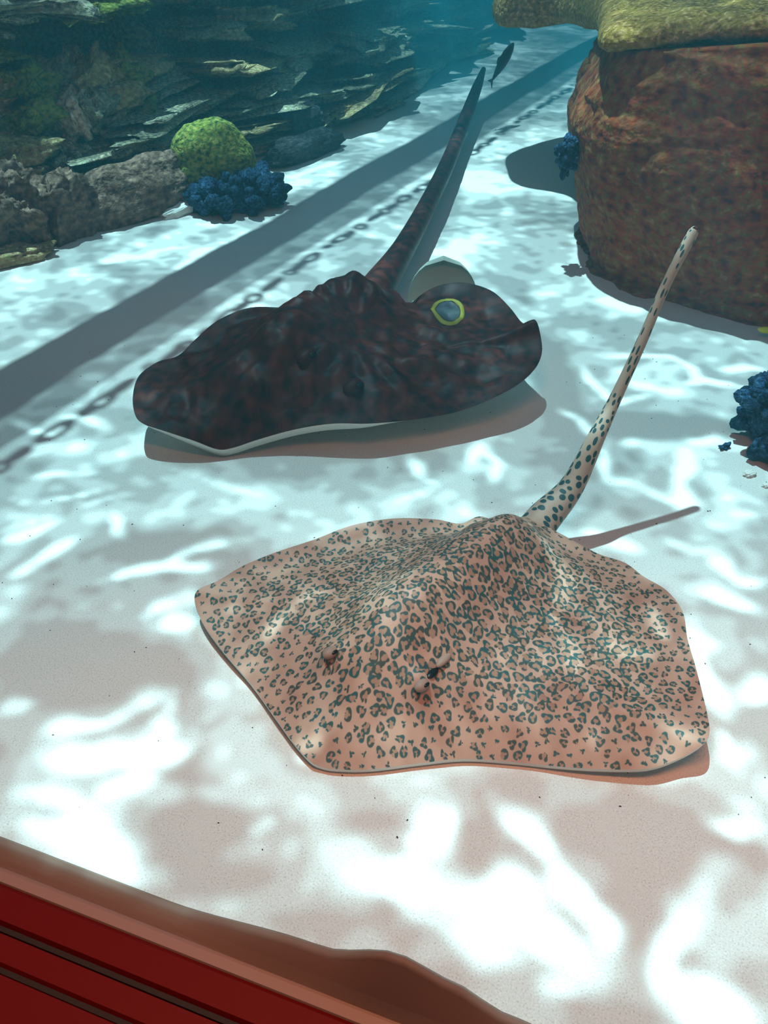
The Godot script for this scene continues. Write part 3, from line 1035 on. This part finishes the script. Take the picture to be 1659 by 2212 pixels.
func black_top(x: float, z: float, s: float, rim_y: float, _c: int) -> float:
	var g := axis_gap(x, z, Vector2(0.03, -2.50), Vector2(-0.37, -1.86))
	var along := smoothstep(-0.12, 0.3, g.x) * (1.0 - smoothstep(0.66, 1.08, g.x))
	var hump := 0.085 * exp(-pow(g.y / 0.10, 2.0)) * along + 0.05 * exp(-pow(g.y / 0.24, 2.0)) * along
	var edge := pow(s, 2.4)
	var y := lerpf(0.13, rim_y, edge) + hump * (1.0 - pow(s, 5.0))
	y -= 0.014 * smoothstep(0.45, 0.8, s) * (1.0 - smoothstep(0.84, 1.0, s)) * smoothstep(0.1, 0.15, rim_y)
	# folds fanning out over the wings
	var fan := atan2(z + 2.12, x + 0.10)
	y += 0.006 * sin(fan * 17.0 + 3.0 * hide_noise.get_noise_2d(x * 0.6, z * 0.6)) * smoothstep(0.25, 0.5, s) * (1.0 - smoothstep(0.7, 0.95, s))
	y += (0.03 * hide_noise.get_noise_2d(x, z) + 0.011 * hide_fine.get_noise_2d(x, z)) * (1.0 - pow(s, 6.0))
	return maxf(y, lerpf(0.07, rim_y, pow(s, 2.5)) + 0.02 * (1.0 - s))

func black_under(x: float, z: float, s: float, rim_y: float, _c: int) -> float:
	var lip := lerpf(0.0015, 0.019, smoothstep(-2.02, -1.9, z) * (1.0 - smoothstep(-0.12, 0.06, x)) * smoothstep(-0.62, -0.42, x))
	if s > 0.99:
		return rim_y - 0.001 if s > 0.999 else rim_y - lip
	return lerpf(0.07, rim_y - lip, pow(s, 2.5))

func black_ray() -> void:
	var hide := plain(Color.WHITE, 0.5)
	hide.albedo_texture = noise_texture(71, 0.02, 4, [0.15, Color(0.05, 0.02, 0.025), 0.42, Color(0.16, 0.035, 0.02), 0.6, Color(0.25, 0.05, 0.025), 0.85, Color(0.30, 0.12, 0.09)])
	hide.uv1_triplanar = true
	hide.uv1_scale = Vector3.ONE * 2.2
	hide.metallic_specular = 0.22
	var rim := closed_curve_3d(BLACK_RIM, 190)
	var mid := Vector3(-0.10, 0.15, -2.12)
	var m := ArrayMesh.new()
	m.add_surface_from_arrays(Mesh.PRIMITIVE_TRIANGLES, disc(rim, mid, 56, black_top, Vector2.ZERO, Vector2.ONE, false))
	m.surface_set_material(0, hide)
	m.add_surface_from_arrays(Mesh.PRIMITIVE_TRIANGLES, disc(rim, mid, 18, black_under, Vector2.ZERO, Vector2.ONE, true))
	m.surface_set_material(1, M.white_belly)
	m.add_surface_from_arrays(Mesh.PRIMITIVE_TRIANGLES, tube(BLACK_TAIL, 18, Rect2(0, 0, 1, 1)))
	m.surface_set_material(2, hide)
	var o := base("dark_stingray", Vector3.ZERO)
	tag(o, "dark brown stingray with long black tail gliding just above the sand", "stingray")
	put("body", m, null, o)
	var bulge := stone_mesh(8, 1.0, 0.05, 14, 20)
	for e in [[-0.19, -1.985], [-0.075, -1.925]]:
		var eye := put("eye", bulge, hide, o, Transform3D(Basis(Vector3.UP, 1.0) * Basis.from_scale(Vector3(0.034, 0.022, 0.024)), skin_at(rim, mid, e[0], e[1], black_top) - Vector3(0, 0.004, 0)))
		put("pupil", bulge, M.ink, eye, Transform3D(Basis.from_scale(Vector3(0.4, 0.35, 0.3)), Vector3(0.0, 0.55, 0.75)))
	# raised yellow ring round a grey patch on the right wing
	var ring := PackedVector3Array()
	var patch := PackedVector3Array()
	var c := Vector2(0.178, -2.325)
	for k in 41:
		var a := TAU * (k % 40) / 40
		for w in 5:
			var r := 0.042 + 0.006 * cos(PI * w / 4.0)
			var v := c + Vector2(cos(a), sin(a) * 1.5) * r
			ring.append(skin_at(rim, mid, v.x, v.y, black_top) + Vector3(0, 0.0015 + 0.003 * sin(PI * w / 4.0), 0))
	var mark := put("yellow_ring", grid_mesh(ring, 41, 5), plain(Color(0.42, 0.38, 0.05), 0.6), o)
	mark.set_meta("label", "yellow-green ring on the right wing")
	for r in 7:
		for k in 33:
			var a := TAU * (k % 32) / 32
			var v := c + Vector2(cos(a), sin(a) * 1.5) * (0.034 * r / 6.0)
			patch.append(skin_at(rim, mid, v.x, v.y, black_top) + Vector3(0, 0.003 * (1.0 - r / 6.0) + 0.001, 0))
	var blot := put("ring_patch", grid_mesh(patch, 7, 33, true), plain(Color(0.17, 0.18, 0.20), 0.6), o)
	blot.set_meta("label", "grey patch inside the yellow ring")
	# pale lobe of the hind fin standing up behind the right wing
	var lobe := PackedVector3Array()
	for r in 9:
		var t := r / 8.0
		for k in 21:
			var a := PI * k / 20.0
			var wide := 0.105 * sqrt(maxf(0.0, 1.0 - pow(t, 2.2)))
			lobe.append(Vector3(0.175 + cos(a) * wide, 0.10 + t * 0.125 + 0.008 * sin(a * 3.0) * t, -2.50 - sin(a) * 0.03 - 0.02 * t))
	var fin := put("hind_fin", grid_mesh(lobe, 9, 21), plain(Color(0.62, 0.62, 0.57), 0.6), o)
	fin.set_meta("label", "pale rounded hind fin behind the right wing")

# ------------------------------------------------------------------ stones, corals, fish
func rock(called: String, label: String, mat: Material, at: Vector3, half: Vector3, turn: Vector3, seed_: int, boxy := 0.55, rough := 0.4) -> void:
	var o := put(called, stone_mesh(seed_, boxy, rough, 40, 64), mat)
	o.transform = Transform3D(Basis.from_euler(turn) * Basis.from_scale(half), at)
	tag(o, label, "rock")

func wall_rock(label: String, mat: Material, at: Vector3, half: Vector3, turn: Vector3, seed_: int, boxy: float, rough: float) -> void:
	var o := put("ledge_block", stone_mesh(seed_, boxy, rough, 40, 64), mat, get_node("wall_back"), Transform3D(Basis.from_euler(turn) * Basis.from_scale(half), at))
	o.set_meta("label", label)

func nubbly(seed_: int, half: Vector3, count: int, size: float, dome: float) -> ArrayMesh:
	# a lump of coral: one core thickly set with rounded nubs
	var rng := RandomNumberGenerator.new()
	rng.seed = seed_
	var st := SurfaceTool.new()
	st.begin(Mesh.PRIMITIVE_TRIANGLES)
	st.append_from(stone_mesh(seed_, 0.9, 0.3, 16, 26), 0, Transform3D(Basis.from_scale(half * 0.9), Vector3.ZERO))
	var nub := stone_mesh(seed_ + 1, 0.85, 0.35, 8, 12)
	for k in count:
		var v := Vector3(rng.randfn(), rng.randf_range(-0.25, dome) * 2.0, rng.randfn()).normalized()
		var r := size * rng.randf_range(0.6, 1.35)
		var b := Basis.looking_at(v, Vector3(0.3, 0.9, 0.2)) * Basis(Vector3.BACK, rng.randf() * TAU) * Basis.from_scale(Vector3(r, r * rng.randf_range(0.7, 1.0), r * rng.randf_range(1.2, 2.1)))
		st.append_from(nub, 0, Transform3D(b, v * half * rng.randf_range(0.88, 1.05)))
	return st.commit()

func corals_and_stones() -> void:
	var c := put("lumpy_coral", nubbly(601, Vector3(0.12, 0.10, 0.13), 130, 0.019, 0.9), M.blue_coral)
	c.position = Vector3(1.005, 0.075, -1.875)
	tag(c, "dark blue lumpy coral on the sand at the right edge of the picture", "coral")
	var c2 := put("lumpy_coral", nubbly(611, Vector3(0.07, 0.05, 0.06), 60, 0.014, 0.9), M.blue_coral)
	c2.position = Vector3(0.985, 0.035, -1.66)
	tag(c2, "small blue coral lump in front of the large dark blue coral", "coral")
	for t in [[0.868, -1.735, 0.011, "pale pebble lying against the dark blue coral"], [0.893, -1.69, 0.008, "smallest pale pebble near the dark blue coral"]]:
		rock("pebble", t[3], M.white_belly, Vector3(t[0], t[2] * 0.5, t[1]), Vector3(t[2] * 1.5, t[2] * 0.7, t[2]), Vector3(0, 0.6, 0), 620, 0.8, 0.4)
	var tuft := put("coral_tuft", nubbly(635, Vector3(0.03, 0.055, 0.04), 40, 0.011, 0.9), M.blue_coral)
	tuft.position = Vector3(0.612, 0.36, -3.1)
	tag(tuft, "small dark coral tuft growing on the left flank of the boulder", "coral")
	var twig := put("twig", nubbly(631, Vector3(0.012, 0.006, 0.006), 8, 0.005, 0.5), M.blue_coral)
	twig.position = Vector3(0.843, 0.006, -1.852)
	tag(twig, "tiny dark twig on the sand left of the blue coral", "twig")
	var b := put("bushy_coral", nubbly(641, Vector3(0.19, 0.075, 0.12), 150, 0.022, 0.8), M.blue_coral)
	b.transform = Transform3D(Basis(Vector3.UP, 0.5), Vector3(-0.60, 0.05, -3.69))
	tag(b, "dark blue bushy coral at the foot of the rock wall, before the green dome", "coral")
	var d := put("dome_coral", stone_mesh(651, 0.95, 0.12, 30, 44), M.moss_rock)
	d.transform = Transform3D(Basis(Vector3.UP, 0.3) * Basis.from_scale(Vector3(0.175, 0.165, 0.14)), Vector3(-0.71, 0.15, -3.80))
	tag(d, "rounded green dome coral at the foot of the rock wall", "coral")
	rock("oblong_rock", "dark oblong rock lying on the sand where the wall recedes", M.dark_rock, Vector3(-0.38, 0.05, -4.42), Vector3(0.25, 0.05, 0.08), Vector3(0, 0.95, 0.0), 661, 0.7, 0.3)
	rock("round_rock", "small rounded rock behind the dark oblong rock", M.dark_rock, Vector3(-0.42, 0.09, -4.70), Vector3(0.12, 0.10, 0.1), Vector3.ZERO, 671, 0.8, 0.3)
	rock("leaning_slab", "broad brown slab leaning on the wall left of the green dome", M.umber_rock, Vector3(-1.0, 0.085, -3.58), Vector3(0.25, 0.12, 0.09), Vector3(-0.5, 0.7, 0.1), 681, 0.6, 0.25)
	rock("pale_slab", "thin pale slab lying on the sand before the leaning brown slab", M.white_belly, Vector3(-0.83, 0.02, -3.60), Vector3(0.09, 0.022, 0.04), Vector3(0.1, 0.75, 0.15), 691, 0.5, 0.4)
	rock("craggy_rock", "craggy brown rock at the left edge where sand meets the wall", M.umber_rock, Vector3(-1.42, 0.10, -3.22), Vector3(0.17, 0.17, 0.12), Vector3(0.1, 0.3, 0.0), 701, 0.5, 0.6)
	rock("craggy_rock", "smaller craggy rock between the left edge and the leaning slab", M.umber_rock, Vector3(-1.22, 0.08, -3.37), Vector3(0.12, 0.13, 0.09), Vector3(0.0, 0.8, 0.2), 711, 0.5, 0.6)
	rock("flat_rock", "low flat rock half buried at the left edge of the sand", M.brown_rock, Vector3(-1.36, 0.015, -3.08), Vector3(0.16, 0.035, 0.06), Vector3(0.0, 0.55, 0.0), 721, 0.6, 0.5)
	wall_rock("smooth rounded boulder jutting from the wall under the dark recess", M.brown_rock, Vector3(-1.22, 0.36, -3.92), Vector3(0.26, 0.06, 0.13), Vector3(0.0, 0.7, 0.05), 731, 0.75, 0.25)
	wall_rock("long brown ledge block above the leaning slab at the left", M.brown_rock, Vector3(-1.55, 0.27, -3.42), Vector3(0.3, 0.06, 0.14), Vector3(0.1, 0.6, 0.0), 741, 0.5, 0.45)

func grit() -> void:
	# dark grains scattered over the sand, too small to tell apart
	var rng := RandomNumberGenerator.new()
	rng.seed = 88
	var st := SurfaceTool.new()
	st.begin(Mesh.PRIMITIVE_TRIANGLES)
	var bit := stone_mesh(810, 0.9, 0.4, 6, 8)
	for k in 260:
		var x := rng.randf_range(-0.9, 0.95)
		var z := rng.randf_range(-2.5, -0.75)
		if (Vector3(x, 0, z) - GLASS_FROM).dot(INWARD) < 0.03:
			continue
		var r := rng.randf_range(0.0005, 0.0014)
		st.append_from(bit, 0, Transform3D(Basis(Vector3.UP, rng.randf() * TAU) * Basis.from_scale(Vector3(r * rng.randf_range(1.0, 2.0), r * 0.6, r)), Vector3(x, sand_height(x, z) + r * 0.3, z)))
	var o := put("sand_grit", st.commit(), plain(Color(0.20, 0.18, 0.17), 0.9))
	tag(o, "dark grit scattered thinly over the white sand", "grit")
	o.set_meta("kind", "stuff")

func fish(called: String, label: String, mat: Material, at: Vector3, length: float, way: Vector3) -> void:
	# slender body with a forked tail and two fins
	var o := base(called, at)
	o.basis = Basis.looking_at(way, Vector3.UP)
	tag(o, label, "fish")
	var shape := [[-0.5, 0.004], [-0.46, 0.05], [-0.36, 0.10], [-0.2, 0.135], [0.0, 0.13], [0.2, 0.09], [0.36, 0.045], [0.42, 0.03]]
	var p := PackedVector3Array()
	for s in shape:
		for k in 15:
			var a := TAU * (k % 14) / 14
			p.append(Vector3(cos(a) * s[1] * 0.55, sin(a) * s[1], s[0]) * length)
	put("body", grid_mesh(p, shape.size(), 15, true), mat, o)
	for f in [["tail_fin", [Vector3(0, 0.01, 0.40), Vector3(0, 0.13, 0.56), Vector3(0, 0.0, 0.50), Vector3(0, -0.13, 0.56)]], ["back_fin", [Vector3(0, 0.12, -0.1), Vector3(0, 0.2, 0.05), Vector3(0, 0.15, 0.14), Vector3(0, 0.1, 0.14)]]]:
		var st := SurfaceTool.new()
		st.begin(Mesh.PRIMITIVE_TRIANGLES)
		var q: Array = f[1]
		for side in [-1.0, 1.0]:
			for i in ([0, 1, 2, 0, 2, 3] if side > 0 else [0, 2, 1, 0, 3, 2]):
				st.add_vertex((q[i] + Vector3(side * 0.006, 0, 0)) * length)
		st.generate_normals()
		put(f[0], st.commit(), mat, o)

func fishes() -> void:
	var dark := plain(Color(0.07, 0.10, 0.12), 0.4)
	fish("slender_fish", "slender dark fish swimming behind the tip of the black tail", dark, Vector3(0.61, 0.3, -5.04), 0.24, Vector3(0.55, 0.75, -0.6).normalized())
	fish("yellow_fish", "small yellow-green fish at the foot of the large boulder", plain(Color(0.72, 0.66, 0.10), 0.4), Vector3(1.16, 0.03, -2.46), 0.08, Vector3(-1, 0.2, 0.1).normalized())

func pool_water() -> void:
	var look := FogMaterial.new()
	look.albedo = Color(0.03, 0.85, 0.94)
	look.density = 0.05
	var water := FogVolume.new()
	water.name = "pool_water"
	water.size = Vector3(9.0, 1.56, 10.0)
	water.transform = Transform3D(Basis(ALONG, Vector3.UP, -INWARD), GLASS_FROM + ALONG * 1.2 + INWARD * 5.02 + Vector3(0, 0.75, 0))
	water.material = look
	water.set_meta("kind", "stuff")
	tag(water, "clear blue-green water filling the pool", "water")
	add_child(water)
	# extra fog box added to tint the far sand turquoise
	var tint_fog := FogMaterial.new()
	tint_fog.albedo = Color(0.03, 0.85, 0.94)
	tint_fog.density = 0.40
	var deep := FogVolume.new()
	deep.name = "far_tint_fog"
	deep.size = Vector3(9.0, 1.56, 5.2)
	deep.position = Vector3(0.2, 0.75, -7.7)
	deep.material = tint_fog
	deep.set_meta("kind", "stuff")
	tag(deep, "added denser haze tinting the far end of the pool turquoise", "water")
	add_child(deep)
